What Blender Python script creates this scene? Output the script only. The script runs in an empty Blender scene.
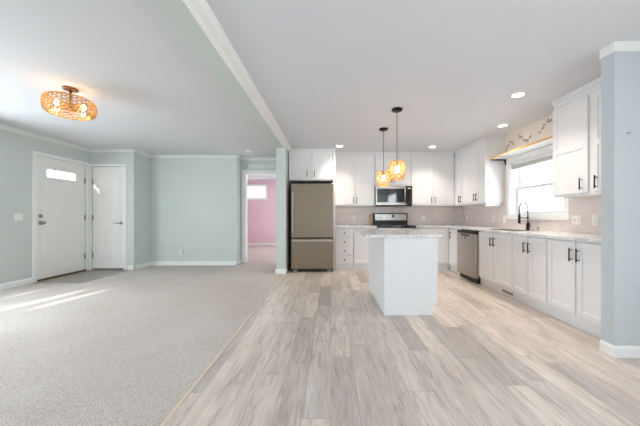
import bpy, bmesh, math, random
from mathutils import Vector, Matrix
random.seed(7)
PI = math.pi
C = bpy.context.scene.collection
CE = 2.455          # ceiling height

# ------------------------------------------------------------ camera
cam_d = bpy.data.cameras.new('camera'); cam = bpy.data.objects.new('camera', cam_d); C.objects.link(cam)
cam.location = (0, 0, 1.10); cam.rotation_euler = (PI / 2, 0, 0)
cam_d.sensor_width = 36; cam_d.lens = 36 * 270 / 640
cam_d.shift_x = -11 / 640; cam_d.shift_y = 3 / 640
cam_d.clip_start = .05
bpy.context.scene.camera = cam
# ------------------------------------------------------------ exposure
vs = bpy.context.scene.view_settings
vs.view_transform = 'Standard'; vs.look = 'None'; vs.gamma = 1; vs.use_curve_mapping = False
vs.exposure = 0.14
bpy.context.scene.cycles.max_bounces = 12
bpy.context.scene.cycles.diffuse_bounces = 7
bpy.context.scene.cycles.sample_clamp_indirect = 6
# ------------------------------------------------------------ sky, sun, added fill lights
W = bpy.data.worlds.new('sky'); bpy.context.scene.world = W; W.use_nodes = True
W.node_tree.nodes['Background'].inputs[0].default_value = (.84, .93, 1, 1)
W.node_tree.nodes['Background'].inputs[1].default_value = 4.5

def area(name, loc, rot, sx, sy, energy, col):
    d = bpy.data.lights.new(name, 'AREA'); d.shape = 'RECTANGLE'; d.size = sx; d.size_y = sy
    d.energy = energy; d.color = col
    o = bpy.data.objects.new(name, d); C.objects.link(o); o.location = loc; o.rotation_euler = rot
    return o
sun_d = bpy.data.lights.new('sun', 'SUN'); sun_d.energy = 8; sun_d.angle = math.radians(1.0); sun_d.color = (1, .96, .88)
sun = bpy.data.objects.new('sun', sun_d); C.objects.link(sun)
SD = Vector((.279, .960, -math.tan(math.radians(18)))).normalized()
sun.rotation_euler = SD.to_track_quat('-Z', 'Y').to_euler(); sun.location = (-8, -8, 6)
area('fill_rear_kitchen', (1.0, -2.5, 1.35), (PI / 2 + .12, 0, 0), 3.2, 1.9, 5, (.76, .88, 1))  # unseen fill panel added behind the camera, kitchen side
area('fill_rear_living', (-3.0, -2.5, 1.35), (PI / 2 + .12, 0, 0), 3.0, 1.9, 12, (.80, .90, 1))  # unseen fill panel added behind the camera, living side
area('fill_left', (-4.84, 2.2, 1.40), (PI / 2 - .17, 0, -PI / 2), 2.6, 1.3, 104, (.80, .90, 1))  # added fill out of view, brightens the island side and base cabinets
area('fill_right', (2.88, -1.0, 1.4), (PI / 2, 0, PI / 2), 2.6, 1.4, 92, (.80, .90, 1))  # added fill out of view, brightens the left wall and front door

# ------------------------------------------------------------ materials
def rgb(r, g, b):
    f = lambda c: (c / 255 / 12.92) if c / 255 <= .04045 else ((c / 255 + .055) / 1.055) ** 2.4
    return (f(r), f(g), f(b), 1)

def newmat(name):
    m = bpy.data.materials.new(name); m.use_nodes = True
    nt = m.node_tree; b = nt.nodes['Principled BSDF']
    return m, nt, b

def mat(name, col, rough=.5, metal=0, var=.04, scale=6, bump=0, bscale=200, stretch=(1, 1, 1), spec=.5, coat=0):
    m, nt, b = newmat(name)
    tc = nt.nodes.new('ShaderNodeTexCoord'); mp = nt.nodes.new('ShaderNodeMapping')
    mp.inputs['Scale'].default_value = stretch
    nt.links.new(tc.outputs['Object'], mp.inputs[0])
    n = nt.nodes.new('ShaderNodeTexNoise'); n.inputs['Scale'].default_value = scale; n.inputs['Detail'].default_value = 4
    nt.links.new(mp.outputs[0], n.inputs['Vector'])
    r = nt.nodes.new('ShaderNodeValToRGB')
    r.color_ramp.elements[0].position = .3; r.color_ramp.elements[1].position = .7
    r.color_ramp.elements[0].color = tuple(c * (1 - var) for c in col[:3]) + (1,)
    r.color_ramp.elements[1].color = tuple(min(1, c * (1 + var)) for c in col[:3]) + (1,)
    nt.links.new(n.outputs['Fac'], r.inputs[0]); nt.links.new(r.outputs[0], b.inputs['Base Color'])
    b.inputs['Roughness'].default_value = rough; b.inputs['Metallic'].default_value = metal
    b.inputs['Specular IOR Level'].default_value = spec
    b.inputs['Coat Weight'].default_value = coat
    if bump:
        n2 = nt.nodes.new('ShaderNodeTexNoise'); n2.inputs['Scale'].default_value = bscale
        nt.links.new(mp.outputs[0], n2.inputs['Vector'])
        bp = nt.nodes.new('ShaderNodeBump'); bp.inputs['Strength'].default_value = bump; bp.inputs['Distance'].default_value = .003
        nt.links.new(n2.outputs['Fac'], bp.inputs['Height']); nt.links.new(bp.outputs[0], b.inputs['Normal'])
    return m

def emis(name, col, strength):
    m, nt, b = newmat(name)
    b.inputs['Base Color'].default_value = col
    b.inputs['Emission Color'].default_value = col; b.inputs['Emission Strength'].default_value = strength
    return m

class NX:
    def __init__(s, nt): s.nt = nt
    def m(s, op, a, b=0.0, c=None):
        n = s.nt.nodes.new('ShaderNodeMath'); n.operation = op
        for i, v in enumerate((a, b) if c is None else (a, b, c)):
            if isinstance(v, (int, float)): n.inputs[i].default_value = v
            else: s.nt.links.new(v, n.inputs[i])
        return n.outputs[0]
    def comb(s, x, y, z=0.0):
        n = s.nt.nodes.new('ShaderNodeCombineXYZ')
        for i, v in enumerate((x, y, z)):
            if isinstance(v, (int, float)): n.inputs[i].default_value = v
            else: s.nt.links.new(v, n.inputs[i])
        return n.outputs[0]
    def noise(s, vec, scale, detail=4, rough=.5, dist=0):
        n = s.nt.nodes.new('ShaderNodeTexNoise'); n.inputs['Scale'].default_value = scale
        n.inputs['Detail'].default_value = detail; n.inputs['Roughness'].default_value = rough; n.inputs['Distortion'].default_value = dist
        s.nt.links.new(vec, n.inputs['Vector']); return n.outputs['Fac']
    def white(s, vec):
        n = s.nt.nodes.new('ShaderNodeTexWhiteNoise'); n.noise_dimensions = '3D'
        s.nt.links.new(vec, n.inputs['Vector']); return n.outputs['Value']
    def ramp(s, f, stops):
        n = s.nt.nodes.new('ShaderNodeValToRGB'); el = n.color_ramp.elements
        while len(el) < len(stops): el.new(.5)
        for e, (p, c) in zip(el, stops): e.position = p; e.color = c
        s.nt.links.new(f, n.inputs[0]); return n.outputs[0]
    def mix(s, f, a, b, mode='MIX'):
        n = s.nt.nodes.new('ShaderNodeMix'); n.data_type = 'RGBA'; n.blend_type = mode
        for i, v in ((0, f), (6, a), (7, b)):
            if isinstance(v, (int, float, tuple)): n.inputs[i].default_value = v
            else: s.nt.links.new(v, n.inputs[i])
        return n.outputs[2]

def plank_mat():
    m, nt, b = newmat('vinyl_plank'); x = NX(nt)
    tc = nt.nodes.new('ShaderNodeTexCoord'); sp = nt.nodes.new('ShaderNodeSeparateXYZ')
    nt.links.new(tc.outputs['Object'], sp.inputs[0]); X, Y = sp.outputs[0], sp.outputs[1]
    PW, PL = .160, .92
    u = x.m('DIVIDE', x.m('ADD', X, 16.0), PW); i = x.m('FLOOR', u)
    off = x.white(x.comb(i, 3.7, 1.3))
    v = x.m('ADD', x.m('DIVIDE', x.m('ADD', Y, 20.0), PL), off); j = x.m('FLOOR', v)
    r = x.white(x.comb(i, j, 5.1))
    base = x.ramp(r, [(0, rgb(194, 185, 178)), (.15, rgb(216, 208, 201)), (.45, rgb(232, 221, 212)), (.75, rgb(241, 229, 217)), (1, rgb(206, 198, 192))])
    shift = x.m('MULTIPLY', r, 37.0)
    gv = x.comb(x.m('MULTIPLY', X, 14.0), x.m('ADD', x.m('MULTIPLY', Y, 1.6), shift), shift)
    g1 = x.noise(gv, 1.6, 7, .62, 1.2)
    g2 = x.noise(x.comb(x.m('MULTIPLY', X, 60.0), x.m('MULTIPLY', Y, 3.0), shift), 2.0, 3, .6, .4)
    gr = x.ramp(g1, [(.30, rgb(172, 163, 157)), (.46, rgb(234, 230, 226)), (.66, (1, 1, 1, 1))])
    gr2 = x.ramp(g2, [(.3, rgb(214, 210, 205)), (.65, (1, 1, 1, 1))])
    col = x.mix(.66, base, gr, 'MULTIPLY'); col = x.mix(.45, col, gr2, 'MULTIPLY')
    bv = x.comb(x.m('MULTIPLY', X, 5.0), x.m('MULTIPLY', Y, .9), shift)
    blot = x.ramp(x.noise(bv, 2.2, 3, .5, .6), [(.35, rgb(226, 222, 220)), (.65, (1, 1, 1, 1))])
    col = x.mix(.6, col, blot, 'MULTIPLY')
    fu = x.m('ABSOLUTE', x.m('SUBTRACT', x.m('FRACT', u), .5)); fv = x.m('ABSOLUTE', x.m('SUBTRACT', x.m('FRACT', v), .5))
    su = x.m('GREATER_THAN', fu, .5 - .0016 / PW); sv = x.m('GREATER_THAN', fv, .5 - .0016 / PL)
    seam = x.m('MAXIMUM', su, sv)
    col = x.mix(x.m('MULTIPLY', seam, .45), col, rgb(120, 108, 98))
    nt.links.new(col, b.inputs['Base Color'])
    nt.links.new(x.m('ADD', .24, x.m('MULTIPLY', g1, .22)), b.inputs['Roughness'])
    bp = nt.nodes.new('ShaderNodeBump'); bp.inputs['Strength'].default_value = .25; bp.inputs['Distance'].default_value = .002
    nt.links.new(x.m('SUBTRACT', g2, x.m('MULTIPLY', seam, 1.0)), bp.inputs['Height']); nt.links.new(bp.outputs[0], b.inputs['Normal'])
    return m

def carpet_mat():
    m, nt, b = newmat('carpet'); x = NX(nt)
    tc = nt.nodes.new('ShaderNodeTexCoord'); o = tc.outputs['Object']
    f = x.noise(o, 150, 3, .7); g = x.noise(o, 1.3, 3, .5, .5); h = x.noise(o, 28, 3, .6)
    col = x.ramp(f, [(.34, rgb(106, 98, 92)), (.45, rgb(204, 197, 190)), (.56, rgb(222, 215, 208)), (.66, rgb(240, 235, 229))])
    col = x.mix(.55, col, x.ramp(g, [(.3, rgb(232, 224, 216)), (.7, (1, 1, 1, 1))]), 'MULTIPLY')
    col = x.mix(.5, col, x.ramp(h, [(.3, rgb(224, 218, 212)), (.6, (1, 1, 1, 1))]), 'MULTIPLY')
    nt.links.new(col, b.inputs['Base Color']); b.inputs['Roughness'].default_value = 1
    b.inputs['Specular IOR Level'].default_value = .1
    bp = nt.nodes.new('ShaderNodeBump'); bp.inputs['Strength'].default_value = .15; bp.inputs['Distance'].default_value = .003
    nt.links.new(f, bp.inputs['Height']); nt.links.new(bp.outputs[0], b.inputs['Normal'])
    return m

def tile_mat(name, axis):
    m, nt, b = newmat(name); x = NX(nt)
    tc = nt.nodes.new('ShaderNodeTexCoord'); sp = nt.nodes.new('ShaderNodeSeparateXYZ')
    nt.links.new(tc.outputs['Object'], sp.inputs[0])
    v = x.comb(sp.outputs[axis], x.m('SUBTRACT', sp.outputs[2], .895), 0.0)
    br = nt.nodes.new('ShaderNodeTexBrick'); nt.links.new(v, br.inputs['Vector'])
    br.inputs['Scale'].default_value = 1; br.inputs['Brick Width'].default_value = .305; br.inputs['Row Height'].default_value = .104
    br.inputs['Mortar Size'].default_value = .0022; br.inputs['Mortar Smooth'].default_value = .2
    br.inputs['Color1'].default_value = rgb(228, 219, 215); br.inputs['Color2'].default_value = rgb(220, 212, 209)
    br.inputs['Mortar'].default_value = rgb(226, 219, 212)
    n = x.noise(tc.outputs['Object'], 9, 4, .6, .8)
    col = x.mix(.5, br.outputs['Color'], x.ramp(n, [(.3, rgb(235, 228, 224)), (.7, (1, 1, 1, 1))]), 'MULTIPLY')
    nt.links.new(col, b.inputs['Base Color']); b.inputs['Roughness'].default_value = .22
    bp = nt.nodes.new('ShaderNodeBump'); bp.inputs['Strength'].default_value = .3; bp.inputs['Distance'].default_value = .002; bp.invert = True
    nt.links.new(br.outputs['Fac'], bp.inputs['Height']); nt.links.new(bp.outputs[0], b.inputs['Normal'])
    return m

def marble_mat():
    m, nt, b = newmat('marble_laminate'); x = NX(nt)
    tc = nt.nodes.new('ShaderNodeTexCoord'); o = tc.outputs['Object']
    n = x.noise(o, 3.2, 8, .62, 1.6)
    v = x.m('ABSOLUTE', x.m('SUBTRACT', n, .5))
    col = x.ramp(v, [(0, rgb(192, 191, 193)), (.02, rgb(220, 219, 220)), (.07, rgb(236, 235, 234)), (1, rgb(241, 240, 239))])
    n2 = x.noise(o, 14, 5, .6, .6)
    col = x.mix(.4, col, x.ramp(n2, [(.35, rgb(228, 227, 227)), (.6, (1, 1, 1, 1))]), 'MULTIPLY')
    nt.links.new(col, b.inputs['Base Color']); b.inputs['Roughness'].default_value = .18
    return m

def glass_mat():
    m = bpy.data.materials.new('window_glass'); m.use_nodes = True; nt = m.node_tree; nt.nodes.clear()
    t = nt.nodes.new('ShaderNodeBsdfTransparent'); g = nt.nodes.new('ShaderNodeBsdfGlossy'); g.inputs['Roughness'].default_value = .02
    lw = nt.nodes.new('ShaderNodeLayerWeight'); lw.inputs['Blend'].default_value = .5
    x = NX(nt); fr = x.m('ADD', .03, x.m('MULTIPLY', x.m('POWER', lw.outputs['Facing'], 5.0), .9))
    mx = nt.nodes.new('ShaderNodeMixShader'); o = nt.nodes.new('ShaderNodeOutputMaterial')
    nt.links.new(fr, mx.inputs[0]); nt.links.new(t.outputs[0], mx.inputs[1]); nt.links.new(g.outputs[0], mx.inputs[2])
    nt.links.new(mx.outputs[0], o.inputs[0]); return m

def brushed(name, col, rough, vertical=True):
    m, nt, b = newmat(name); x = NX(nt)
    tc = nt.nodes.new('ShaderNodeTexCoord'); mp = nt.nodes.new('ShaderNodeMapping')
    mp.inputs['Scale'].default_value = (2, 2, 90) if not vertical else (60, 60, 1.2)
    nt.links.new(tc.outputs['Object'], mp.inputs[0])
    n = x.noise(mp.outputs[0], 3, 3)
    nt.links.new(x.ramp(n, [(.3, tuple(c * .9 for c in col[:3]) + (1,)), (.7, col)]), b.inputs['Base Color'])
    b.inputs['Metallic'].default_value = 1
    n3 = x.noise(tc.outputs['Object'], 3.5, 3, .5, .8)
    nt.links.new(x.m('ADD', rough - .06, x.m('MULTIPLY', n3, .14)), b.inputs['Roughness'])
    bp = nt.nodes.new('ShaderNodeBump'); bp.inputs['Strength'].default_value = .05; bp.inputs['Distance'].default_value = .02
    nt.links.new(n3, bp.inputs['Height']); nt.links.new(bp.outputs[0], b.inputs['Normal'])
    return m

M = {
 'green': mat('sage_wall_paint', rgb(205, 212, 207), .55, bump=.04, bscale=60, var=.015, scale=2),
 'blue': mat('pale_blue_wall_paint', rgb(200, 206, 210), .5, bump=.04, bscale=60, var=.015, scale=2),
 'cream': mat('cream_wall_paint', rgb(232, 222, 210), .6, bump=.04, bscale=60, var=.015, scale=2),
 'pink': mat('pink_wall_paint', rgb(226, 200, 208), .6, var=.015, scale=2),
 'ceil': mat('ceiling_paint', rgb(214, 214, 215), .8, bump=.12, bscale=90, var=.012, scale=1.5),
 'ceilk': mat('kitchen_ceiling_paint', rgb(219, 221, 226), .8, bump=.12, bscale=90, var=.012, scale=1.5),
 'crownp': mat('living_crown_paint', rgb(226, 229, 225), .4, var=.012),
 'trim': mat('white_trim_paint', rgb(241, 241, 239), .35, var=.012),
 'doorp': mat('white_door_paint', rgb(240, 237, 233), .28, var=.012),
 'cab': mat('white_cabinet_paint', rgb(236, 236, 237), .35, var=.01),
 'cabshade': mat('cabinet_box_paint', rgb(232, 232, 233), .4, var=.01),
 'black': mat('black_metal', rgb(30, 27, 26), .35, metal=.6),
 'blackglass': mat('black_glass', rgb(18, 17, 18), .08, coat=1),
 'blackplastic': mat('black_plastic', rgb(24, 23, 23), .4),
 'bronze': mat('bronze_metal', rgb(122, 88, 58), .35, metal=.8),
 'nickel': mat('satin_nickel', rgb(165, 160, 152), .3, metal=1),
 'steel': brushed('brushed_steel', rgb(196, 190, 184), .30),
 'fridge': brushed('fridge_steel', rgb(158, 143, 128), .34),
 'dsteel': mat('dark_side_steel', rgb(80, 76, 72), .5, metal=.5),
 'plate': mat('white_plate_plastic', rgb(240, 238, 232), .35, var=.01),
 'slot': mat('dark_slot', rgb(60, 56, 52), .6),
 'tan': mat('tan_wood', rgb(206, 178, 142), .5, stretch=(1, 1, 12), var=.12, scale=8),
 'pine': mat('pine_shelf_wood', rgb(232, 178, 112), .5, stretch=(8, 1, 8), var=.1, scale=6),
 'rattan': mat('woven_rattan', rgb(196, 148, 76), .6, var=.25, scale=60), 'rattan2': mat('pale_woven_rattan', rgb(222, 176, 108), .6, var=.15, scale=60),
 'strip': mat('tan_transition_strip', rgb(222, 206, 184), .45, stretch=(6, .6, 6), var=.06),
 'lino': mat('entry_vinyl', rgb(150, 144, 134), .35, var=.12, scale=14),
 'decal': mat('dark_decal', rgb(96, 90, 98), .6),
 'sashv': mat('white_vinyl_sash', rgb(240, 241, 243), .3, var=.01),
 'blind': mat('white_blind_slat', rgb(236, 236, 234), .4, var=.01),
 'chrome': mat('chrome', rgb(210, 200, 185), .12, metal=1),
 'plank': plank_mat(), 'carpet': carpet_mat(), 'tile_b': tile_mat('backsplash_tile_rear', 0), 'tile_r': tile_mat('backsplash_tile_side', 1),
 'marble': marble_mat(), 'glass': glass_mat(),
 'bulb_warm': emis('warm_bulb', (1, .71, .42, 1), 62),
 'bulb_pend': emis('pendant_bulb', (1, .76, .46, 1), 70),
 'can': emis('recessed_lens', (1, .84, .68, 1), 14),
 'lite': emis('display_digits', (.55, .6, .40, 1), .12),
}

# ------------------------------------------------------------ mesh helpers
class MB:
    def __init__(s): s.b = bmesh.new()
    def box(s, x0, x1, y0, y1, z0, z1, bev=0, seg=2):
        t = bmesh.new(); bmesh.ops.create_cube(t, size=1)
        bmesh.ops.scale(t, vec=(abs(x1 - x0), abs(y1 - y0), abs(z1 - z0)), verts=t.verts)
        bmesh.ops.translate(t, vec=((x0 + x1) / 2, (y0 + y1) / 2, (z0 + z1) / 2), verts=t.verts)
        if bev: bmesh.ops.bevel(t, geom=t.edges[:], offset=bev, segments=seg, affect='EDGES', profile=.7)
        return s._merge(t)
    def _merge(s, t):
        me = bpy.data.meshes.new('t'); t.to_mesh(me); t.free(); s.b.from_mesh(me); bpy.data.meshes.remove(me); return s
    def tube(s, pts, r, seg=8, closed=False, cap=True):
        pts = [Vector(p) for p in pts]; n = len(pts); rings = []
        rs = r if isinstance(r, (list, tuple)) else [r] * n
        prev = None
        for i, p in enumerate(pts):
            if closed: d = (pts[(i + 1) % n] - pts[i - 1]).normalized()
            else: d = (pts[min(i + 1, n - 1)] - pts[max(i - 1, 0)]).normalized()
            if prev is None:
                a = d.orthogonal().normalized()
            else:
                a = (prev - d * prev.dot(d)); a = a.normalized() if a.length > 1e-6 else d.orthogonal().normalized()
            prev = a; c = d.cross(a)
            rings.append([s.b.verts.new(p + (a * math.cos(2 * PI * k / seg) + c * math.sin(2 * PI * k / seg)) * rs[i]) for k in range(seg)])
        m = n if closed else n - 1
        for i in range(m):
            A, B = rings[i], rings[(i + 1) % n]
            for k in range(seg):
                f = s.b.faces.new((A[k], A[(k + 1) % seg], B[(k + 1) % seg], B[k])); f.smooth = True
        if not closed and cap:
            s.b.faces.new(rings[0][::-1]); s.b.faces.new(rings[-1])
        return s
    def lathe(s, prof, c=(0, 0, 0), seg=32, axis='Z'):
        c = Vector(c); rings = []
        for r, h in prof:
            ring = []
            for k in range(seg):
                a = 2 * PI * k / seg; x, y = math.cos(a) * r, math.sin(a) * r
                v = {'Z': (x, y, h), 'X': (h, x, y), 'Y': (y, h, x)}[axis]
                ring.append(s.b.verts.new(c + Vector(v)))
            rings.append(ring)
        for i in range(len(rings) - 1):
            for k in range(seg):
                f = s.b.faces.new((rings[i][k], rings[i][(k + 1) % seg], rings[i + 1][(k + 1) % seg], rings[i + 1][k])); f.smooth = True
        for q in (rings[0][::-1], rings[-1]):
            try: s.b.faces.new(q)
            except ValueError: pass
        return s
    def prism(s, prof, p0, p1, ax):
        """profile [(a,z)] swept from p0 to p1; ax = unit horizontal vector the profile's a runs along"""
        ax = Vector(ax); p0 = Vector(p0); p1 = Vector(p1)
        A = [s.b.verts.new(p0 + ax * a + Vector((0, 0, z))) for a, z in prof]
        B = [s.b.verts.new(p1 + ax * a + Vector((0, 0, z))) for a, z in prof]
        n = len(prof)
        for i in range(n): s.b.faces.new((A[i], A[(i + 1) % n], B[(i + 1) % n], B[i]))
        s.b.faces.new(A[::-1]); s.b.faces.new(B); return s

def obj(name, mb, m, parent=None):
    bmesh.ops.recalc_face_normals(mb.b, faces=mb.b.faces)
    me = bpy.data.meshes.new(name); mb.b.to_mesh(me); mb.b.free()
    me.materials.append(m if not isinstance(m, str) else M[m])
    o = bpy.data.objects.new(name, me); C.objects.link(o)
    if parent is not None: o.parent = parent
    return o
def tag(o, label, cat, group=None):
    o['label'] = label; o['category'] = cat
    if group: o['group'] = group
    return o
def thing(name, label, cat, loc=(0, 0, 0), rz=0, group=None):
    o = bpy.data.objects.new(name, None); C.objects.link(o); o.location = loc; o.rotation_euler = (0, 0, rz)
    o.empty_display_size = .1
    return tag(o, label, cat, group)
def struct(name, mb, m, label=None):
    o = obj(name, mb, m); o['kind'] = 'structure'
    if label: o['label'] = label
    return o
def copy_tree(o, parent=None):
    c = o.copy(); C.objects.link(c); c.parent = parent
    for ch in list(o.children): copy_tree(ch, c)
    return c

def wallbox(u0, u1, z0, z1, w0, w1, holes, axis):
    """wall running along axis with rectangular holes (u0,u1,z0,z1)"""
    mb = MB(); us = sorted({u0, u1, *[h[0] for h in holes], *[h[1] for h in holes]})
    for a, b in zip(us, us[1:]):
        mid = (a + b) / 2; cuts = sorted([(h[2], h[3]) for h in holes if h[0] <= mid <= h[1]])
        z = z0
        for c0, c1 in cuts + [(z1, z1)]:
            if c0 - z > 1e-4:
                if axis == 'Y': mb.box(w0, w1, a, b, z, c0)
                else: mb.box(a, b, w0, w1, z, c0)
            z = c1
    bmesh.ops.remove_doubles(mb.b, verts=mb.b.verts, dist=1e-5)
    return mb

# ------------------------------------------------------------ structure
XL, YB, YK, XR, YD = -4.92, 6.03, 6.05, 2.95, 6.30
struct('floor', MB().box(-.885, XR + .15, -2.7, 6.2, -.06, 0), 'plank', 'grey wood-look vinyl plank floor')
struct('floor.001', MB().box(-5.1, -.885, -2.7, YD + .12, -.06, 0).box(-3.8, -.885, YD + .12, 10.2, -.06, 0), 'carpet', 'beige speckled carpet')
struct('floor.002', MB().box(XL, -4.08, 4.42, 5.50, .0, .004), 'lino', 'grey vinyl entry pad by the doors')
struct('trim_1', MB().box(-.894, -.876, -2.6, 5.15, 0, .006, .002), 'strip', 'tan transition strip between carpet and planks')
struct('ceiling', MB().box(-5.1, -1.0, -2.7, YD + .12, CE, CE + .1), 'ceil')
struct('ceiling.001', MB().box(-1.0, XR + .15, -2.7, YD + .12, CE, CE + .1), 'ceilk')
struct('ceiling.002', MB().box(-3.8, .3, YD + .12, 10.3, CE, CE + .1), 'ceil')
struct('wall_beam', MB().box(-1.09, -.89, -2.6, YD, 2.392, CE), 'green', 'low beam between the two ceilings')
# sun openings in the left wall, traced back from the streaks on the carpet
T = math.tan(math.radians(18))
slits = []
for (px, py, w, h) in ((-3.80, 3.42, .55, .34), (-3.44, 3.62, .42, .24), (-4.34, 3.84, .30, .09)):
    d = (px - XL) / .279; yc = py - .960 * d; zc = d * T
    slits.append((yc - w / 2 - .344, yc + w / 2, zc - h / 2, zc + h / 2 + .116))     # widened for the wall's thickness
DY0, DY1, DZ = 4.505, 5.418, 2.12
struct('wall_left', wallbox(-2.7, 6.15, 0, CE, XL - .10, XL, [(DY0, DY1, 0, DZ)] + slits, 'Y'), 'green')
CX0, CX1 = -4.872, -4.213
struct('wall_closet', wallbox(XL, -4.017, 0, CE, 5.50, 5.60, [(CX0, CX1, 0, 2.11)], 'X'), 'green')
struct('wall_closet_side', MB().box(-4.117, -4.017, 5.60, YB, 0, CE), 'green')
struct('wall_back_left', MB().box(XL, -2.106, YB, YD, 0, CE), 'green')
HX0, HX1, HZ = -2.00, -1.20, 2.09
struct('wall_hall', wallbox(-3.8, .3, 0, CE, YD, YD + .12, [(HX0, HX1, 0, HZ)], 'X'), 'green')
struct('wall_stub', MB().box(-1.045, -.865, 5.14, YD, 0, CE), 'green')
struct('wall_back', MB().box(-.865, XR + .12, YK, YK + .12, 0, CE), 'cream')
WY0, WY1, WZ0, WZ1 = 3.405, 4.44, 1.12, 1.975
struct('wall_right', wallbox(-2.7, YK, 0, CE, XR, XR + .19, [(WY0, WY1, WZ0, WZ1)], 'Y'), 'cream')
struct('wall_partition', MB().box(2.21, XR, 2.106, 2.21, 0, CE), 'blue')
struct('wall_rear', MB().box(-5.1, XR + .15, -2.72, -2.6, 0, CE), 'green')
PWX0, PWX1 = -3.22, -2.44
struct('wall_pink', wallbox(-3.8, .3, 0, CE, 10.1, 10.2, [(PWX0, PWX1, 1.76, 2.23)], 'X')
       .box(-3.8, -3.7, YD + .12, 10.1, 0, CE).box(.2, .3, YD + .12, 10.1, 0, CE), 'pink')

crown = [(0, 0), (.045, 0), (.045, -.008), (.036, -.016), (.020, -.030), (.012, -.048), (.012, -.058), (0, -.058)]
def crownp(k): return [(a * k, z * k) for a, z in crown]
mb = MB()
mb.prism(crownp(1), (XL, -2.6, CE), (XL, 5.50, CE), (1, 0, 0))
mb.prism(crownp(1), (XL, 5.50, CE), (-3.972, 5.50, CE), (0, -1, 0))
mb.prism(crownp(1), (-4.017, 5.455, CE), (-4.017, YB, CE), (1, 0, 0))
mb.prism(crownp(1), (-4.017, YB, CE), (-2.061, YB, CE), (0, -1, 0))
mb.prism(crownp(1), (-2.106, YB - .045, CE), (-2.106, YD, CE), (1, 0, 0))
mb.prism(crownp(1), (-2.106, YD, CE), (-1.045, YD, CE), (0, -1, 0))
struct('trim_2', mb, 'crownp', 'white crown moulding around the living room')
bc = [(0, 0), (.103, 0), (.103, -.012), (.088, -.018), (.080, -.026), (.050, -.040), (.034, -.046), (.024, -.054), (.014, -.058), (.014, -.066), (0, -.066)]
struct('trim_3', MB().prism(bc, (-.89, -2.6, CE), (-.89, 5.42, CE), (1, 0, 0)), 'trim', 'white crown moulding along the beam')
mb = MB().box(2.199, XR, 2.095, 2.106, CE - .076, CE).box(2.199, 2.21, 2.106, 2.21, CE - .076, CE)
mb.box(2.194, XR, 2.090, 2.095, CE - .012, CE).box(2.194, 2.199, 2.095, 2.21, CE - .012, CE).box(2.195, XR, 2.091, 2.095, CE - .076, CE - .068).box(2.195, 2.199, 2.095, 2.21, CE - .076, CE - .068)
struct('trim_4', mb, 'trim', 'flat white band around the top of the partition end')

bp_ = [(0, 0), (.013, 0), (.013, .070), (.008, .082), (.004, .088), (0, .088)]
def bb(name, runs):
    mb = MB()
    for p0, p1, ax in runs: mb.prism(bp_, p0, p1, ax)
    struct(name, mb, 'trim')
bb('baseboard_left', [((XL, -2.6, 0), (XL, DY0 - .06, 0), (1, 0, 0)), ((XL, DY1 + .06, 0), (XL, 5.5, 0), (1, 0, 0))])
bb('baseboard_closet', [((CX1 + .058, 5.5, 0), (-4.004, 5.5, 0), (0, -1, 0)), ((-4.017, 5.487, 0), (-4.017, YB, 0), (1, 0, 0))])
bb('baseboard_back', [((-4.017, YB, 0), (-2.093, YB, 0), (0, -1, 0)), ((-2.106, YB - .013, 0), (-2.106, YD, 0), (1, 0, 0))])
bb('baseboard_stub', [((-1.058, 5.14, 0), (-.852, 5.14, 0), (0, -1, 0)), ((-1.045, 5.14, 0), (-1.045, YD, 0), (-1, 0, 0)), ((-.865, 5.14, 0), (-.865, 5.25, 0), (1, 0, 0))])
bb('baseboard_partition', [((2.197, 2.106, 0), (XR, 2.106, 0), (0, -1, 0)), ((2.21, 2.106, 0), (2.21, 2.21, 0), (-1, 0, 0))])
bb('baseboard_pink', [((-3.7, 10.1, 0), (.2, 10.1, 0), (0, -1, 0))])
# door casings
def casing_y(x, y0, y1, zt, w=.058, sx=1):      # on a wall of constant x
    return MB().box(x, x + .016 * sx, y0 - w, y0, 0, zt + w, .003).box(x, x + .016 * sx, y1, y1 + w, 0, zt + w, .003).box(x, x + .016 * sx, y0, y1, zt, zt + w, .003)
def casing_x(y, x0, x1, zt, w=.058):
    return MB().box(x0 - w, x0, y - .016, y, 0, zt + w, .003).box(x1, x1 + w, y - .016, y, 0, zt + w, .003).box(x0, x1, y - .016, y, zt, zt + w, .003)
struct('trim_5', casing_y(XL, DY0, DY1, DZ), 'trim', 'white casing of the front door')
struct('trim_6', casing_x(5.50, CX0, CX1, 2.11, .046), 'trim', 'white casing of the closet door')
struct('trim_7', casing_x(YD, HX0, HX1, HZ, .075).box(HX0, HX0 + .015, YD, YD + .12, 0, HZ).box(HX1 - .015, HX1, YD, YD + .12, 0, HZ).box(HX0 + .015, HX1 - .015, YD, YD + .12, HZ - .015, HZ), 'trim', 'white casing of the hallway opening')

# ------------------------------------------------------------ front door (faces +X)
def structroot(name, loc, label):
    o = bpy.data.objects.new(name, None); C.objects.link(o); o.location = loc; o['kind'] = 'structure'; o['label'] = label; o.empty_display_size = .1
    return o
d1 = structroot('door_1', (XL, DY0, 0), 'white front door with four small panes near the top')
wd = DY1 - DY0
L0, L1, LZ0, LZ1 = 4.674 - DY0, 5.214 - DY0, 1.772, 1.918
mb = wallbox(.004, wd - .004, .03, DZ - .003, -.055, -.012, [(L0, L1, LZ0, LZ1)], 'Y')
def raised(mb, a0, a1, z0, z1, place):
    # embossed rectangle outline plus field
    t = .010
    for (b0, b1, c0, c1) in ((a0, a1, z0, z0 + t), (a0, a1, z1 - t, z1), (a0, a0 + t, z0 + t, z1 - t), (a1 - t, a1, z0 + t, z1 - t)):
        place(mb, b0, b1, c0, c1, .007)
    place(mb, a0 + .035, a1 - .035, z0 + .035, z1 - .035, .003)
pl = lambda mb, a0, a1, z0, z1, t: mb.box(-.012, -.012 + t, a0, a1, z0, z1, .001, 1)
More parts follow.
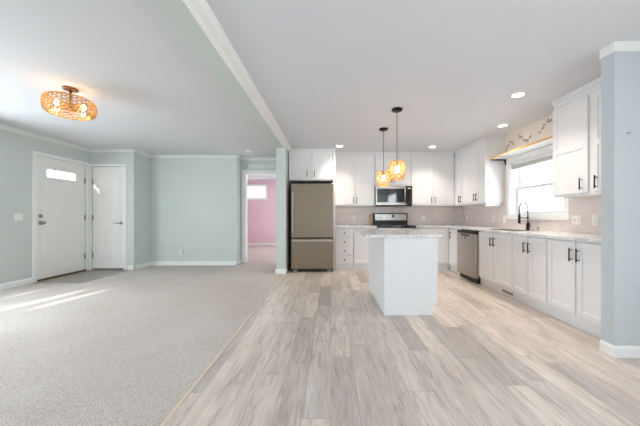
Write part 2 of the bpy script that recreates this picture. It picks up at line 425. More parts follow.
for (a0, a1) in ((.11, .40), (.51, .80)):
    raised(mb, a0, a1, .95, 1.62, pl); raised(mb, a0, a1, .32, .82, pl)
obj('door_leaf', mb, 'doorp', d1)
mb = MB()
for k in range(5):
    y = L0 + (L1 - L0) * k / 4; mb.box(-.016, -.004, y - .008, y + .008, LZ0 - .012, LZ1 + .012)
mb.box(-.016, -.004, L0, L1, LZ0 - .012, LZ0 + .004).box(-.016, -.004, L0, L1, LZ1 - .004, LZ1 + .012)
obj('lite_frame', mb, 'trim', d1)
obj('window_pane', MB().box(-.034, -.030, L0, L1, LZ0, LZ1), 'glass', d1)
obj('sill', MB().box(-.09, .02, .002, wd - .002, 0, .0295, .003), 'bronze', d1)
for z in (.30, 1.07, 1.80):
    obj('hinge', MB().box(-.010, .004, wd - .026, wd - .006, z - .05, z + .05, .002).tube([(.004, wd - .014, z - .052), (.004, wd - .014, z + .052)], .007), 'nickel', d1)
def knob(mb, y, z):
    return mb.lathe([(.033, -.012), (.033, -.004), (.012, .002), (.011, .03), (.026, .040), (.030, .052), (.026, .064), (.010, .068)], (0, y, z), 24, 'X')
obj('door_knob', knob(MB(), .072, .985), 'nickel', d1)
obj('deadbolt', MB().lathe([(.030, -.012), (.030, .006), (.022, .012), (.010, .014)], (0, .072, 1.10), 24, 'X').box(.012, .026, .062, .082, 1.094, 1.106, .002), 'nickel', d1)

# closet door (faces -Y)
d2 = structroot('door_2', (CX0, 5.50, 0), 'white panelled closet door with a lever handle')
wd = CX1 - CX0
mb = MB().box(.006, wd - .006, .012, .05, .030, 2.104, .002)
pl = lambda mb, a0, a1, z0, z1, t: mb.box(a0, a1, .012 - t, .012, z0, z1, .001, 1)
for (a0, a1) in ((.09, .30), (.36, .57)):
    raised(mb, a0, a1, .20, .92, pl); raised(mb, a0, a1, 1.05, 1.95, pl)
obj('door_leaf', mb, 'doorp', d2)
for z in (.30, 1.07, 1.80):
    obj('hinge', MB().box(.004, .022, -.004, .010, z - .05, z + .05, .002).tube([(.013, -.005, z - .052), (.013, -.005, z + .052)], .007), 'nickel', d2)
obj('door_lever', MB().lathe([(.030, .012), (.030, .002), (.012, -.004), (.011, -.05), (.004, -.052)], (wd - .07, 0, .955), 24, 'Y').tube([(wd - .07, -.045, .955), (wd - .10, -.05, .957), (wd - .17, -.046, .952), (wd - .185, -.042, .95)], [.010, .009, .007, .005]), 'nickel', d2)

# pink room window
w2 = structroot('window_2', (PWX0, 10.1, 1.76), 'small white window high on the pink wall')
ww, wh = PWX1 - PWX0, .47
obj('window_frame', MB().box(-.06, 0, -.015, 0, -.06, wh + .06).box(ww, ww + .06, -.015, 0, -.06, wh + .06).box(0, ww, -.015, 0, -.06, 0).box(0, ww, -.015, 0, wh, wh + .06)
    .box(0, .03, .0, .06, 0, wh).box(ww - .03, ww, .0, .06, 0, wh).box(.03, ww - .03, 0, .06, 0, .03).box(.03, ww - .03, 0, .06, wh - .03, wh).box(ww / 2 - .02, ww / 2 + .02, .02, .06, .03, wh - .03), 'trim', w2)
obj('window_pane', MB().box(.03, ww - .03, .045, .049, .03, wh - .03), 'glass', w2)

# ------------------------------------------------------------ kitchen window
w1 = structroot('window_1', (XR, WY0, WZ0), 'white double-hung window over the sink')
wl, wh = WY1 - WY0, WZ1 - WZ0; cw = .074
mb = MB()
mb.box(-.022, 0, -cw, 0, -cw, wh + cw, .004).box(-.022, 0, wl, wl + cw, -cw, wh + cw, .004).box(-.022, 0, 0, wl, wh, wh + cw, .004).box(-.022, 0, 0, wl, -cw, 0, .004)
obj('window_casing', mb, 'trim', w1)
mb = MB().box(-.002, .13, 0, .012, 0, wh).box(-.002, .13, wl - .012, wl, 0, wh).box(-.002, .13, .012, wl - .012, wh - .012, wh).box(-.002, .13, .012, wl - .012, 0, .012)
obj('window_jamb', mb, 'sashv', w1)
def sash(z0, z1, x0):
    a, b_ = .012, wl - .012; t = .045
    m_ = MB().box(x0, x0 + .03, a, a + t, z0, z1, .004).box(x0, x0 + .03, b_ - t, b_, z0, z1, .004).box(x0, x0 + .03, a + t, b_ - t, z0, z0 + t, .004).box(x0, x0 + .03, a + t, b_ - t, z1 - t, z1, .004)
    f = obj('sash', m_, 'sashv', w1)
    obj('pane', MB().box(x0 + .012, x0 + .016, a + t, b_ - t, z0 + t, z1 - t), 'glass', f)
sash(.012, wh / 2 + .02, .10); sash(wh / 2 - .02, wh - .012, .135)
bl = thing('window_blind', 'white slatted blind raised to the top of the sink window', 'blind', (XR, WY0, WZ0))
obj('headrail', MB().box(.025, .075, .018, wl - .018, wh - .055, wh - .014, .004), 'blind', bl)
mb = MB()
for k in range(9): mb.box(.022, .078, .022, wl - .022, wh - .100 + .005 * k, wh - .0975 + .005 * k)
obj('slat_stack', mb, 'blind', bl)
obj('bottom_rail', MB().box(.024, .076, .022, wl - .022, wh - .118, wh - .102, .003), 'blind', bl)
obj('wand', MB().tube([(.018, wl - .05, wh - .05), (.012, wl - .052, wh - .35)], .004, 6), 'plate', bl)

# ------------------------------------------------------------ backsplash
struct('wall_backsplash', MB().box(.09, XR, YK - .006, YK, .895, 1.312), 'tile_b', 'pale tile backsplash behind the range')
struct('wall_backsplash.001', wallbox(2.212, YK - .006, .895, 1.312, XR - .006, XR, [(WY0 - cw, WY1 + cw, WZ0 - cw, 1.4)], 'Y'), 'tile_r', 'pale tile backsplash under the window')

# ------------------------------------------------------------ cabinets
def handle_v(L=.13):            # vertical bar, front face at y=0 facing -y
    return MB().tube([(0, -.030, -L / 2), (0, -.030, L / 2)], .0062, 8).tube([(0, 0, -L / 2 + .02), (0, -.030, -L / 2 + .02)], .005, 6).tube([(0, 0, L / 2 - .02), (0, -.030, L / 2 - .02)], .005, 6)
HM = {}
def put_handle(x, z, par, L=.13):
    if L not in HM:
        mb = handle_v(L); bmesh.ops.recalc_face_normals(mb.b, faces=mb.b.faces)
        me = bpy.data.meshes.new('handle'); mb.b.to_mesh(me); mb.b.free(); me.materials.append(M['black']); HM[L] = me
    o = bpy.data.objects.new('handle', HM[L]); C.objects.link(o); o.parent = par; o.location = (x, -.021, z)
def shaker(x0, x1, z0, z1, mid=None, fr=.058, y0=-.020, y1=-.001):
    mb = MB(); bv = .0025
    mb.box(x0, x0 + fr, y0, y1, z0, z1, bv, 1).box(x1 - fr, x1, y0, y1, z0, z1, bv, 1)
    mb.box(x0 + fr - .003, x1 - fr + .003, y0, y1, z0, z0 + fr, bv, 1).box(x0 + fr - .003, x1 - fr + .003, y0, y1, z1 - fr, z1, bv, 1)
    if mid: mb.box(x0 + fr - .003, x1 - fr + .003, y0, y1, mid - fr / 2, mid + fr / 2, bv, 1)
    mb.box(x0 + .01, x1 - .01, y0 + .009, y1, z0 + .01, z1 - .01)
    return mb
BT = .863      # underside of worktop
def base_cab(name, label, loc, rz, w, depth, doors, hsides, group=None, drawers=False, toe=.020, top=None, hoff=.038, ext=0, toex=0):
    t = thing(name, label, 'cabinet', loc, rz, group)
    mb = MB().box(.001 - ext, w - .001 + toex, toe, depth, .0, .104)
    if top: mb.box(.001, w - .001, 0, depth, .105, top).box(.001, w - .001, 0, .018, top, BT).box(.001, .018, .018, depth, top, BT).box(w - .018, w - .001, .018, depth, top, BT)
    else: mb.box(.001 - ext, w - .001, 0, depth, .105, BT)
    obj('cabinet_body', mb, 'cabshade', t)
    if drawers:
        n = 4; hh = (BT - .02 - .135) / n
        for k in range(n):
            z0 = .135 + k * hh; d = obj('drawer', MB().box(.008, w - .008, -.020, -.001, z0 + .004, z0 + hh - .004, .004), 'cab', t)
            obj('knob', MB().lathe([(.005, 0), (.005, -.014), (.013, -.018), (.015, -.024), (.010, -.030), (.003, -.031)], (w / 2, -.0205, z0 + hh / 2), 16, 'Y'), 'black', d)
    else:
        dw = w / doors
        for k in range(doors):
            d = obj('door', shaker(k * dw + .006, (k + 1) * dw - .006, .135, BT - .018), 'cab', t)
            if hsides[k]:
                x = (k * dw + hoff) if hsides[k] == 'l' else ((k + 1) * dw - hoff)
                put_handle(x, .72, d)
    return t
def upper_cab(label, loc, rz, w, depth, z0, zd, hsides, mid=1.832, hz=None, L=.13, group=None, ztop=CE - .002, gap=.0, hoff=.036):
    t = thing('wall_cabinet', label, 'cabinet', loc, rz, group)
    mb = MB().box(.001, w - .001, 0, depth, z0, ztop - .052).box(.001, w - .001, -.022, depth, ztop - .05, ztop, .004)
    mb.box(.001, w - .001, -.004, .014, ztop - .10, ztop - .05)
    obj('cabinet_body', mb, 'cabshade', t)
    n = len(hsides); dw = w / n
    for k in range(n):
        d = obj('door', shaker(k * dw + .006 + (gap if k else 0), (k + 1) * dw - .006 - (0 if k else gap), z0 + .028, zd, mid), 'cab', t)
        x = (k * dw + hoff) if hsides[k] == 'l' else ((k + 1) * dw - hoff)
        put_handle(x, hz if hz else z0 + .125, d, L)
    return t
# back run, faces at y = 5.74 (door front 5.72)
upper_cab('white two-door wall cabinet between the fridge panel and the microwave', (.092, 5.74, 0), 0, .836, .308, 1.312, 2.335, 'rl')
upper_cab('short white wall cabinet directly above the microwave', (.932, 5.74, 0), 0, .766, .308, 1.74, 2.335, 'rl', mid=None, L=.10, hz=1.862)
upper_cab('white two-door wall cabinet on the far wall right of the microwave', (1.702, 5.74, 0), 0, .914, .308, 1.312, 2.335, 'rl')
# right run, local x towards the camera
XU = 2.64
upper_cab('white wall cabinet in the far right corner of the kitchen', (XU, 5.738, 0), -PI / 2, .572, .308, 1.312, 2.335, 'rl')
upper_cab('white wall cabinet between the corner cabinet and the window', (XU, 5.164, 0), -PI / 2, .578, .308, 1.312, 2.335, 'rl')
upper_cab('large white wall cabinet on the near side of the sink window', (XU, 3.20, 0), -PI / 2, .93, .308, 1.312, 2.335, 'rl', gap=.018, hoff=.08)
tag(obj('light_rail', MB().box(2.64, 2.90, 4.60, 4.66, 1.268, 1.310, .004), 'cab'), 'small white strip under the wall cabinet left of the window', 'light rail')
# fridge surround
t = upper_cab('short white two-door cabinet above the refrigerator', (-.848, 5.44, 0), 0, .888, .608, 1.815, 2.39, 'rl', mid=None, hz=1.945, gap=.03, hoff=.075)
tag(obj('end_panel', MB().box(.042, .088, 5.40, 6.048, 0, CE - .002, .002), 'cab'), 'tall white panel on the right side of the refrigerator', 'panel')
# base units
base_cab('drawer_cabinet', 'white base cabinet with four drawers beside the refrigerator panel', (.092, 5.47, 0), 0, .365, .576, 0, '', drawers=True)
base_cab('base_cabinet', 'white base cabinet between the drawer unit and the range', (.459, 5.47, 0), 0, .465, .576, 1, 'r')
base_cab('base_cabinet', 'white base cabinet on the far wall right of the range', (1.706, 5.47, 0), 0, .672, .576, 1, 'l')
XB = 2.40; BD = .548
base_cab('base_cabinet', 'white base cabinet between the corner and the dishwasher', (XB, 5.468, 0), -PI / 2, .50, BD, 1, 'l', hoff=.128)
base_cab('base_cabinet', 'white two-door sink cabinet right of the dishwasher', (XB, 4.362, 0), -PI / 2, .81, BD, 2, 'rl', top=.68)
base_cab('base_cabinet', 'narrow white two-door base cabinet in the middle of the right run', (XB, 3.550, 0), -PI / 2, .570, BD, 2, 'rl')
base_cab('base_cabinet', 'white two-door base cabinet next to the partition wall', (XB, 2.978, 0), -PI / 2, .702, BD, 2, 'rl')
struct('trim_8', MB().box(2.379, 2.419, 5.492, 5.52, 0, .104).box(2.379, 2.399, 5.480, 5.50, .105, BT), 'cabshade', 'white filler strip in the inside corner of the base units')
# floor register in the toe board: brown slotted grille
t = thing('floor_register', 'small brown slotted vent in the toe board under the sink cabinet', 'vent', (2.418, 3.70, .055))
mb = MB().box(-.003, .001, -.13, .13, -.028, .028, .001, 1)
obj('frame', mb, 'plate', t)
mb = MB()
for k in range(12): mb.box(-.005, -.003, -.115 + k * .0195, -.105 + k * .0195, -.018, .018)
obj('slots', mb, 'slot', t)

# ------------------------------------------------------------ worktops and sink
SX0, SX1, SY0, SY1 = 2.45, 2.80, 3.62, 4.28
mb = MB()
for a, b_, c, d in ((1.705, 2.35, 5.42, 6.043), (2.35, 2.943, SY1, 6.043), (2.35, 2.943, 2.213, SY0), (2.35, SX0, SY0, SY1), (SX1, 2.943, SY0, SY1)):
    mb.box(a, b_, c, d, .865, .895)
bmesh.ops.remove_doubles(mb.b, verts=mb.b.verts, dist=1e-5)
tag(obj('worktop', mb, 'marble'), 'L-shaped pale marbled worktop from the range along the right wall', 'worktop')
tag(obj('worktop', MB().box(.09, .928, 5.42, 6.043, .865, .895, .003), 'marble'), 'short marbled worktop between refrigerator and range', 'worktop')
s = thing('sink', 'steel kitchen sink set in the worktop below the window', 'sink', ((SX0 + SX1) / 2, (SY0 + SY1) / 2, .70))
a, b_ = (SX1 - SX0) / 2 - .002, (SY1 - SY0) / 2 - .002
obj('basin', MB().box(-a, a, -b_, b_, .0, .006).box(-a, -a + .006, -b_, b_, .006, .19).box(a - .006, a, -b_, b_, .006, .19).box(-a + .006, a - .006, -b_, -b_ + .006, .006, .19).box(-a + .006, a - .006, b_ - .006, b_, .006, .19), 'steel', s)
obj('rim', MB().box(-a - .006, -a, -b_ - .006, b_ + .006, .196, .198).box(a, a + .006, -b_ - .006, b_ + .006, .196, .198).box(-a, a, -b_ - .006, -b_, .196, .198).box(-a, a, b_, b_ + .006, .196, .198), 'nickel', s)
obj('drain', MB().lathe([(.045, .006), (.045, .009), (.02, .010), (.005, .010)], (0, 0, 0), 24), 'chrome', s)
# faucet
f = thing('faucet', 'black spring-neck kitchen faucet standing behind the sink', 'faucet', (2.865, 3.93, .896))
obj('base', MB().lathe([(.028, 0), (.028, .006), (.022, .012), (.020, .09), (.016, .10), (.012, .105)], (0, 0, 0), 24), 'black', f)
pts = [(0, 0, .10), (0, 0, .30)] + [(-.055 + .055 * math.cos(a), .01 * (1 - math.cos(a)), .30 + .10 * math.sin(a)) for a in [PI * k / 14 for k in range(1, 14)]] + [(-.11, .02, .30), (-.11, .02, .22)]
obj('neck', MB().tube(pts, .0065, 10), 'black', f)
sp_ = []
for k in range(len(pts) - 1):
    A, B = Vector(pts[k]), Vector(pts[k + 1]); n = max(2, int((B - A).length / .0018))
    for q in range(n): sp_.append(A.lerp(B, q / n))
coil = []
d0 = 0
for k, p in enumerate(sp_[:-1]):
    d = (sp_[k + 1] - p).normalized(); n1 = Vector((0, 1, 0)); n1 = (n1 - d * n1.dot(d)).normalized(); n2 = d.cross(n1)
    an = k * 1.15; coil.append(p + (n1 * math.cos(an) + n2 * math.sin(an)) * .0115)
obj('spring', MB().tube(coil, .0017, 4), 'nickel', f)
obj('spray_head', MB().tube([(-.11, .02, .235), (-.11, .02, .20), (-.11, .02, .12), (-.11, .02, .095)], [.010, .016, .016, .021], 14), 'black', f)
obj('docking_arm', MB().tube([(0, 0, .17), (-.05, .01, .175), (-.095, .018, .18)], .006, 8).lathe([(.016, .172), (.016, .19)], (0, 0, 0), 16), 'black', f)
obj('lever', MB().tube([(0, -.015, .06), (0, -.045, .062)], .012, 10).tube([(0, -.045, .062), (-.02, -.05, .12)], .005, 8), 'black', f)
f = thing('filter_tap', 'small thin chrome tap on the worktop right of the black faucet', 'tap', (2.88, 3.755, .896))
obj('base', MB().lathe([(.017, 0), (.017, .006), (.011, .014), (.011, .045), (.006, .05)], (0, 0, 0), 20), 'chrome', f)
obj('spout', MB().tube([(0, 0, .045), (0, 0, .11)] + [(-.045 + .045 * math.cos(a), .05 * (1 - math.cos(a)) / 2, .11 + .07 * math.sin(a)) for a in [PI * .85 * k / 8 for k in range(1, 9)]], .0032, 8), 'chrome', f)
obj('lever', MB().tube([(0, 0, .035), (0, -.03, .042)], .0045, 8).tube([(0, 0, .035), (0, .028, .042)], .0045, 8), 'chrome', f)

# ------------------------------------------------------------ shelf, bracket, decal
sh = tag(obj('shelf', MB().box(2.692, 2.948, 3.206, 4.572, 2.053, 2.071, .002), 'trim'), 'thin white shelf with a pine front edge above the sink window', 'shelf')
obj('front_edge', MB().box(2.680, 2.691, 3.206, 4.572, 2.050, 2.074, .002), 'pine', sh)['label'] = 'bare orange pine strip'
b = thing('shelf_bracket', 'black metal bracket holding the far end of the thin shelf', 'bracket', (2.948, 4.545, 2.05))
obj('arm', MB().box(-.26, 0, -.012, .012, -.014, 0, .002), 'black', b)
obj('wall_plate', MB().box(-.012, 0, -.016, .016, -.09, 0, .002).tube([(-.014, 0, -.05), (-.03, 0, -.014)], .008, 8), 'black', b)
def leafy(mb, y, z, L, a, w=.35):
    d = Vector((0, math.cos(a), math.sin(a))); n = Vector((0, -math.sin(a), math.cos(a))); p = Vector((0, y, z))
    ring = [p, p + d * L * .35 + n * L * w, p + d * L * .75 + n * L * w * .7, p + d * L, p + d * L * .75 - n * L * w * .7, p + d * L * .35 - n * L * w]
    A = [mb.b.verts.new(q + Vector((-.0012, 0, 0))) for q in ring]; B = [mb.b.verts.new(q) for q in ring]
    mb.b.faces.new(A); mb.b.faces.new(B[::-1])
    for k in range(6): mb.b.faces.new((A[k], A[(k + 1) % 6], B[(k + 1) % 6], B[k]))
for (yc, zc, sz, dirn, lb) in ((4.46, 2.27, .10, 1, 'dark leafy vine decal above the far end of the thin shelf'), (4.10, 2.29, .13, -1, 'middle one of the dark vine decals above the thin shelf'),
                               (3.70, 2.34, .13, 1, 'dark vine decal above the shelf nearest the large wall cabinet')):
    mb = MB()
    stem = [(-.0006, yc + sz * (k / 9 - .5) * 1.9, zc + dirn * sz * .45 * math.sin(k / 9 * PI * 1.5)) for k in range(10)]
    mb.tube(stem, .0014, 4)
    for k, p in enumerate(stem):
        for sg in ((1, -1) if k % 3 == 0 else ((1,) if k % 3 == 1 else (-1,))):
            leafy(mb, p[1], p[2] + sg * .004, random.uniform(.018, .036), sg * random.uniform(.7, 1.5))
    dc = obj('wall_decal', mb, 'decal'); dc.location = (XR - .0005, 0, 0)
    tag(dc, lb, 'decal', 'vine decals above the shelf')

# ------------------------------------------------------------ refrigerator
r = thing('refrigerator', 'stainless bottom-freezer refrigerator under the short cabinet', 'refrigerator', (-.368, 5.28, 0))
w = .413
obj('cabinet_box', MB().box(-w + .01, w - .01, .075, .74, .045, 1.725, .006), 'dsteel', r)
obj('door', MB().box(-w, w, 0, .07, .675, 1.735, .012, 3), 'fridge', r)
obj('freezer_drawer', MB().box(-w, w, 0, .07, .065, .655, .012, 3), 'fridge', r)
obj('freezer_handle', MB().box(-w + .015, w - .015, -.045, -.020, .600, .640, .010, 3).box(-w + .03, -w + .06, -.022, .002, .608, .632).box(w - .06, w - .03, -.022, .002, .608, .632), 'steel', r)
obj('door_handle', MB().box(-w + .025, -w + .053, -.055, -.030, .77, 1.56, .010, 3).box(-w + .03, -w + .048, -.032, .002, .80, .83).box(-w + .03, -w + .048, -.032, .002, 1.50, 1.53), 'steel', r)
obj('kick_grille', MB().box(-w + .08, w - .08, .06, .08, .006, .06, .002), 'blackplastic', r)
for sx in (-1, 1): obj('foot', MB().box(sx * (w - .075) - .045, sx * (w - .075) + .045, .015, .09, 0, .042, .006), 'nickel', r)
obj('top_hinge', MB().box(-w + .01, -w + .10, .005, .12, 1.737, 1.755, .004), 'blackplastic', r)

# ------------------------------------------------------------ microwave
m_ = thing('microwave', 'stainless over-the-range microwave with a dark glass window', 'microwave', (1.316, 5.64, 1.300))
w = .381
obj('body', MB().box(-w, w, .022, .404, 0, .428, .004), 'steel', m_)
mb = MB().box(-w, .245, 0, .021, .03, .085, .003).box(-w, .245, 0, .021, .37, .426, .003).box(-w, -w + .03, 0, .021, .085, .37, .003)
d = obj('door', mb, 'steel', m_)
obj('window_glass', MB().box(-w + .03, .245, .004, .020, .085, .37), 'blackglass', d)
obj('handle', MB().tube([(.222, -.035, .06), (.222, -.035, .40)], .011, 12).tube([(.222, 0, .085), (.222, -.035, .085)], .008, 8).tube([(.222, 0, .375), (.222, -.035, .375)], .008, 8), 'steel', d)
cp = obj('control_panel', MB().box(.248, w, 0, .021, .03, .426, .003), 'blackglass', m_)
obj('display', MB().box(.285, .345, -.001, .002, .365, .39), 'lite', cp)
obj('vent_grille', MB().box(-w + .01, w - .01, .003, .021, .002, .028, .002), 'blackplastic', m_)

# ------------------------------------------------------------ range
r = thing('range', 'stainless electric range with black cooktop below the microwave', 'range', (1.316, 5.40, 0))
w = .379
obj('body', MB().box(-w, w, .022, .60, .06, .858, .004).box(-w + .03, w - .03, .06, .58, 0, .06), 'dsteel', r)
d = obj('oven_door', MB().box(-w, w, -.012, .020, .25, .80, .006), 'steel', r)
obj('oven_window', MB().box(-.25, .25, -.014, -.010, .40, .66, .001), 'blackglass', d)
obj('handle', MB().tube([(-.33, -.055, .825), (-.2, -.062, .827), (.2, -.062, .827), (.33, -.055, .825)], .013, 12).box(-.33, -.30, -.05, .02, .815, .835).box(.30, .33, -.05, .02, .815, .835), 'steel', d)
obj('front_trim', MB().box(-w, w, -.005, .020, .803, .856, .003), 'steel', r)
obj('storage_drawer', MB().box(-w, w, -.008, .020, .07, .245, .006), 'steel', r)
ct = obj('cooktop', MB().box(-w - .008, w + .012, -.025, .57, .898, .914, .004).box(-w, w, -.018, .57, .860, .897, .003), 'blackglass', r)
for (x, y, rr) in ((-.19, .13, .10), (.19, .13, .085), (-.19, .40, .075), (.19, .40, .10)):
    mb = MB().tube([(x + rr * math.cos(2 * PI * k / 32), y + rr * math.sin(2 * PI * k / 32), .9145) for k in range(32)], .0015, 4, closed=True)
    obj('burner_ring', mb, 'dsteel', ct)
bgd = obj('backguard', MB().box(-w, w, .575, .638, .86, 1.165, .010, 3), 'blackplastic', r)
obj('panel_face', MB().box(-w + .035, w - .03, .567, .576, 1.005, 1.140, .004), 'steel', bgd)
dd = obj('display', MB().box(-.085, .085, .563, .569, 1.060, 1.128, .003), 'blackglass', bgd)
for x in (-.28, -.20, .20, .28):
    obj('knob', MB().lathe([(.018, .567), (.018, .552), (.014, .545), (.004, .544)], (x, 0, 1.07), 18, 'Y'), 'steel', bgd)
tag(obj('narrow_board', MB().box(.842, .922, 6.018, 6.040, .897, 1.150, .003), 'tan'), 'narrow tan board standing on the worktop left of the range', 'board')

# ------------------------------------------------------------ dishwasher
r = thing('dishwasher', 'stainless dishwasher set in the right run of base cabinets', 'dishwasher', (2.40, 4.966, 0), -PI / 2)
w = .60
obj('tub_box', MB().box(.004, w - .004, .0, .54, .09, .860), 'blackplastic', r)
d = obj('door', MB().box(.006, w - .006, -.085, -.004, .085, .800, .008, 3), 'steel', r)
obj('control_strip', MB().box(.006, w - .006, -.080, -.004, .803, .845, .006), 'blackplastic', r)
obj('pocket_handle', MB().box(w / 2 - .13, w / 2 + .13, -.098, -.084, .760, .785, .005).box(w / 2 - .02, w / 2 + .02, -.092, -.084, .715, .74, .003), 'blackplastic', d)
obj('kick_plate', MB().box(.004, w + .0, -.030, .0, .004, .080, .002), 'blackplastic', r)

# ------------------------------------------------------------ island
t = thing('kitchen_island', 'white kitchen island with plain panels standing on the plank floor', 'island', (.59, 3.0, 0))
obj('body', MB().box(0, .557, 0, 1.20, .105, BT + .0, .001, 1).box(0, .545, 0, 1.20, 0, .104).box(.0, .022, -.004, 0, .0, BT), 'cab', t)
obj('end_panel', MB().box(.0, .545, -.012, -.004, 0, BT, .001, 1).box(.545, .590, -.012, -.004, .118, BT, .001, 1), 'cab', t)
for k in range(2):
    mb = MB(); fr = .058; y0, y1 = .006 + k * .6, .594 + k * .6; z0, z1 = .135, BT - .018
    mb.box(.558, .577, y0, y0 + fr, z0, z1, .002, 1).box(.558, .577, y1 - fr, y1, z0, z1, .002, 1).box(.558, .577, y0 + fr, y1 - fr, z0, z0 + fr, .002, 1).box(.558, .577, y0 + fr, y1 - fr, z1 - fr, z1, .002, 1).box(.558, .568, y0 + .01, y1 - .01, z0 + .01, z1 - .01)
    d = obj('door', mb, 'cab', t)
    hy = .594 - .04 if k == 0 else .606 + .04
    obj('handle', MB().tube([(.607, hy, .655), (.607, hy, .785)], .0062, 8).tube([(.577, hy, .675), (.607, hy, .675)], .005, 6).tube([(.577, hy, .765), (.607, hy, .765)], .005, 6), 'black', d)
tag(obj('island_worktop', MB().box(.376, 1.225, 2.955, 4.26, .865, .895, .004), 'marble'), 'pale marbled slab overhanging the island', 'worktop')

# ------------------------------------------------------------ lamps
def weave(mb, prof, rows, ribs, amp, r=.0028, seg=4, scallop=0.0):
    """woven shell: horizontal strands weaving in and out of vertical ribs. prof(t)->(radius, z), t 0..1"""
    for k in range(ribs):
        a = 2 * PI * k / ribs
        mb.tube([(prof(q / 10)[0] * math.cos(a), prof(q / 10)[0] * math.sin(a), prof(q / 10)[1]) for q in range(11)], r * .8, seg)
    n = ribs * 4
    for j in range(rows):
        t = (j + .5) / rows; R, z = prof(t); ph = PI * (j % 2)
        pts = []
        for k in range(n):
            a = 2 * PI * k / n; s = math.cos(a * ribs / 2 + ph)
            rr = R + amp * s; pts.append((rr * math.cos(a), rr * math.sin(a), z + scallop * math.sin(a * ribs / 2 + ph)))
        mb.tube(pts, r, seg, closed=True)
    return mb
def pendant(label, x, y):
    t = thing('pendant_lamp', label, 'lamp', (x, y, CE - .001), 0, 'woven pendants over the island')
    obj('canopy', MB().lathe([(.068, 0), (.068, -.018), (.060, -.026), (.012, -.028)], (0, 0, 0), 32), 'black', t)
    obj('rod', MB().tube([(0, 0, -.026), (0, 0, -.675)], .0045, 8), 'bronze', t)
    zt, zb = -.665, -.885
    def prof(q):
        R = .062 + .040 * math.sin(PI * min(1, .12 + q * .86)) ** .6
        return R, zt + (zb - zt) * q
    mb = weave(MB(), prof, 8, 14, .007, .0046, 4, .010)
    for q in (0, 1):
        R, z = prof(q); mb.tube([(R * math.cos(2 * PI * k / 32), R * math.sin(2 * PI * k / 32), z) for k in range(32)], .005, 6, closed=True)
    for k in range(4):
        a = PI / 2 * k; mb.tube([(0, 0, zt + .006), (prof(0)[0] * math.cos(a), prof(0)[0] * math.sin(a), zt)], .0035, 5)
    obj('lamp_shade', mb, 'rattan2', t)
    obj('socket', MB().lathe([(.010, 0), (.018, -.008), (.018, -.055), (.014, -.058)], (0, 0, zt), 16), 'bronze', t)
    obj('bulb', MB().lathe([(.010, -.058), (.016, -.07), (.029, -.095), (.031, -.112), (.024, -.132), (.008, -.142)], (0, 0, zt), 20), 'bulb_pend', t)
pendant('woven rattan pendant lamp hanging nearer to the camera over the island', .837, 3.42)
pendant('woven rattan pendant lamp hanging over the far end of the island', .815, 4.19)

t = thing('ceiling_lamp', 'wide woven rattan flush lamp hanging from the living room ceiling', 'lamp', (-2.77, 2.87, CE - .001))
obj('canopy', MB().lathe([(.064, 0), (.064, -.012), (.058, -.020), (.012, -.022)], (0, 0, 0), 32), 'bronze', t)
obj('stem', MB().tube([(0, 0, -.02), (0, 0, -.20)], .010, 10), 'bronze', t)
zc = -.195
def prof(q):
    a = -PI * .45 + q * PI * .90
    return .145 + .068 * math.cos(a) ** .55, zc - .082 * math.sin(a) / math.sin(PI * .45)
mb = weave(MB(), prof, 13, 34, .005, .0036, 4, .005)
def prof2(q): return .105, zc + .055 - .11 * q
weave(mb, prof2, 4, 18, .004, .003, 4, .005)
for q in (0, 1):
    R, z = prof(q); mb.tube([(R * math.cos(2 * PI * k / 40), R * math.sin(2 * PI * k / 40), z) for k in range(40)], .005, 6, closed=True)
obj('lamp_shade', mb, 'rattan', t)
mb = MB()
for k in range(4):
    a = PI / 2 * k; mb.tube([(0, 0, zc + .02), (.19 * math.cos(a), .19 * math.sin(a), zc + .02)], .004, 6)
obj('arms', mb, 'bronze', t)
for k in range(4):
    a = PI / 2 * k; x, y = .145 * math.cos(a), .145 * math.sin(a)
    obj('bulb', MB().lathe([(.008, .008), (.011, -.005), (.018, -.020), (.019, -.030), (.014, -.042), (.004, -.046)], (x, y, zc + .01), 16), 'bulb_warm', t)

can0 = None
for (x, y, lb) in ((2.088, 3.015, 'round recessed ceiling light nearest the camera'), (2.563, 4.03, 'round recessed ceiling light above the sink window'),
                   (1.977, 5.27, 'round recessed ceiling light in front of the far right cabinets'), (.166, 5.22, 'round recessed ceiling light by the refrigerator')):
    if can0 is None:
        can0 = o = thing('recessed_light', lb, 'light', (x, y, CE), 0, 'recessed kitchen lights')
        obj('trim_ring', MB().lathe([(.078, -.0005), (.078, -.004), (.062, -.008), (.060, -.008), (.060, -.0005)], (0, 0, 0), 36), 'plate', o)
        obj('lens', MB().lathe([(.058, -.001), (.058, -.005), (.03, -.006), (.001, -.006)], (0, 0, 0), 32), 'can', o)
        sl = bpy.data.lights.new('downlight', 'SPOT'); sl.energy = 64; sl.color = (1, .87, .74); sl.spot_size = math.radians(118); sl.spot_blend = 1; sl.shadow_soft_size = .05
        so = bpy.data.objects.new('downlight', sl); C.objects.link(so); so.parent = o; so.location = (0, 0, -.02)
    else:
        o = copy_tree(can0); o.location = (x, y, CE); o['label'] = lb
sd = thing('smoke_detector', 'round white smoke detector on the living room ceiling', 'smoke detector', (-1.69, 5.56, CE))
obj('housing', MB().lathe([(.068, -.0005), (.068, -.012), (.060, -.030), (.030, -.036), (.002, -.036)], (0, 0, 0), 32), 'plate', sd)
obj('sensor_ring', MB().lathe([(.020, -.0365), (.018, -.040), (.001, -.040)], (0, 0, 0), 20), 'plate', sd)

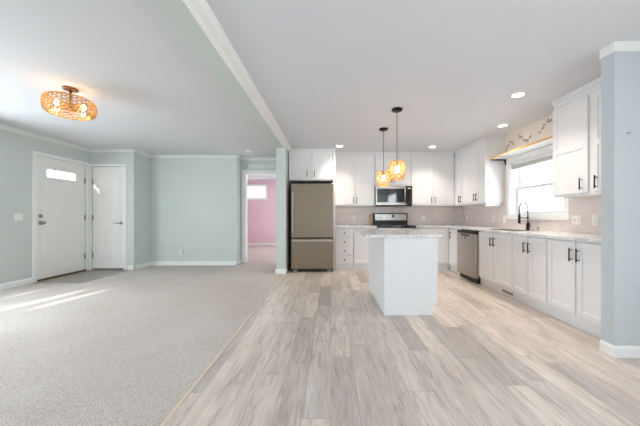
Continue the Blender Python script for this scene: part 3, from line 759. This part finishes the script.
# air grille above the hall door
t = thing('air_return_grille', 'white slotted air grille above the hallway opening', 'grille', (-1.62, YD - .001, 2.255))
wv, hv = .33, .065
obj('frame', MB().box(-wv, wv, -.010, 0, -hv, -hv + .014).box(-wv, wv, -.010, 0, hv - .014, hv).box(-wv, -wv + .016, -.010, 0, -hv + .014, hv - .014).box(wv - .016, wv, -.010, 0, -hv + .014, hv - .014), 'green', t)
mb = MB()
for k in range(16):
    x = -wv + .03 + k * .0385; mb.box(x, x + .020, -.007, -.002, -hv + .014, hv - .014)
obj('slats', mb, 'trim', t)
obj('backing', MB().box(-wv + .016, wv - .016, -.002, 0, -hv + .014, hv - .014), 'green', t)

# ------------------------------------------------------------ outlets and switches
def plate(name, label, cat, loc, rz, gang=1, kind='outlet', group=None):
    t = thing(name, label, cat, loc, rz, group)
    w = .035 + .023 * (gang - 1) * 1.0
    obj('face_plate', MB().box(-w, w, -.006, 0, -.058, .058, .003), 'plate', t)
    mb = MB()
    for g in range(gang):
        x = (g - (gang - 1) / 2) * .046
        if kind == 'outlet': mb.box(x - .017, x + .017, -.009, -.005, -.034, .034, .003)
        else: mb.box(x - .006, x + .006, -.015, -.005, -.011, .011, .002)
    o = obj('receptacle' if kind == 'outlet' else 'toggle', mb, 'plate', t)
    if kind == 'outlet':
        mb = MB()
        for g in range(gang):
            x = (g - (gang - 1) / 2) * .046
            for z in (-.018, .018):
                mb.box(x - .008, x - .005, -.0096, -.0088, z - .005, z + .006).box(x + .005, x + .008, -.0096, -.0088, z - .005, z + .006)
        obj('slots', mb, 'slot', o)
    return t
ty = YK - .0065; tx = XR - .0065
plate('outlet', 'white outlet on the backsplash above the drawer cabinet', 'outlet', (.52, ty, 1.055), 0)
plate('outlet', 'white outlet on the far backsplash right of the range', 'outlet', (2.07, ty, 1.045), 0)
plate('outlet', 'white outlet on the side backsplash closest to the corner', 'outlet', (tx, 5.83, 1.04), -PI / 2)
plate('outlet', 'white outlet on the side backsplash above the dishwasher', 'outlet', (tx, 4.88, 1.045), -PI / 2)
plate('outlet', 'white outlet touching the left side of the window casing', 'outlet', (tx, 4.575, 1.045), -PI / 2)
plate('light_switch', 'white double switch plate right of the sink window', 'switch', (tx, 3.235, 1.05), -PI / 2, 2, 'switch')
plate('outlet', 'white outlet on the backsplash nearest the partition', 'outlet', (tx, 3.006, 1.05), -PI / 2)
plate('light_switch', 'white double switch plate on the green wall left of the front door', 'switch', (XL, 4.25, 1.085), PI / 2, 2, 'switch')
plate('outlet', 'white outlet low on the green back wall', 'outlet', (-3.33, YB, .262), 0)
n = thing('plug_in_freshener', 'small white device plugged into the low outlet on the green wall', 'air freshener', (-3.335, YB - .0098, .285))
obj('body', MB().box(-.028, .028, -.045, 0, -.03, .045, .012, 3), 'plate', n)
obj('cap', MB().lathe([(.016, .045), (.016, .058), (.010, .064), (.002, .064)], (0, -.022, 0), 16), 'plate', n)
tag(obj('picture_nail', MB().tube([(2.31, 2.106, 1.745), (2.31, 2.088, 1.75)], .003, 8).tube([(2.30, 2.09, 1.742), (2.315, 2.088, 1.743), (2.335, 2.09, 1.752)], .002, 6), 'nickel'), 'small metal hook left in the pale blue partition wall', 'hook')
tag(obj('picture_nail', MB().tube([(XL, 4.07, 2.0), (XL + .012, 4.07, 2.004)], .004, 8), 'slot'), 'dark nail high on the green wall left of the front door', 'nail')
tag(obj('door_stop', MB().tube([(-4.148, 5.487, .04), (-4.148, 5.43, .04)], .007, 8).tube([(-4.148, 5.43, .04), (-4.148, 5.415, .04)], .011, 10), 'plate'), 'small white door stop on the baseboard beside the closet door', 'door stop')

# unseen fill light added to brighten the pink room
area('pink_room_fill', (-1.6, 8.2, CE - .02), (0, 0, 0), .8, .8, 20, (1, .97, .95))
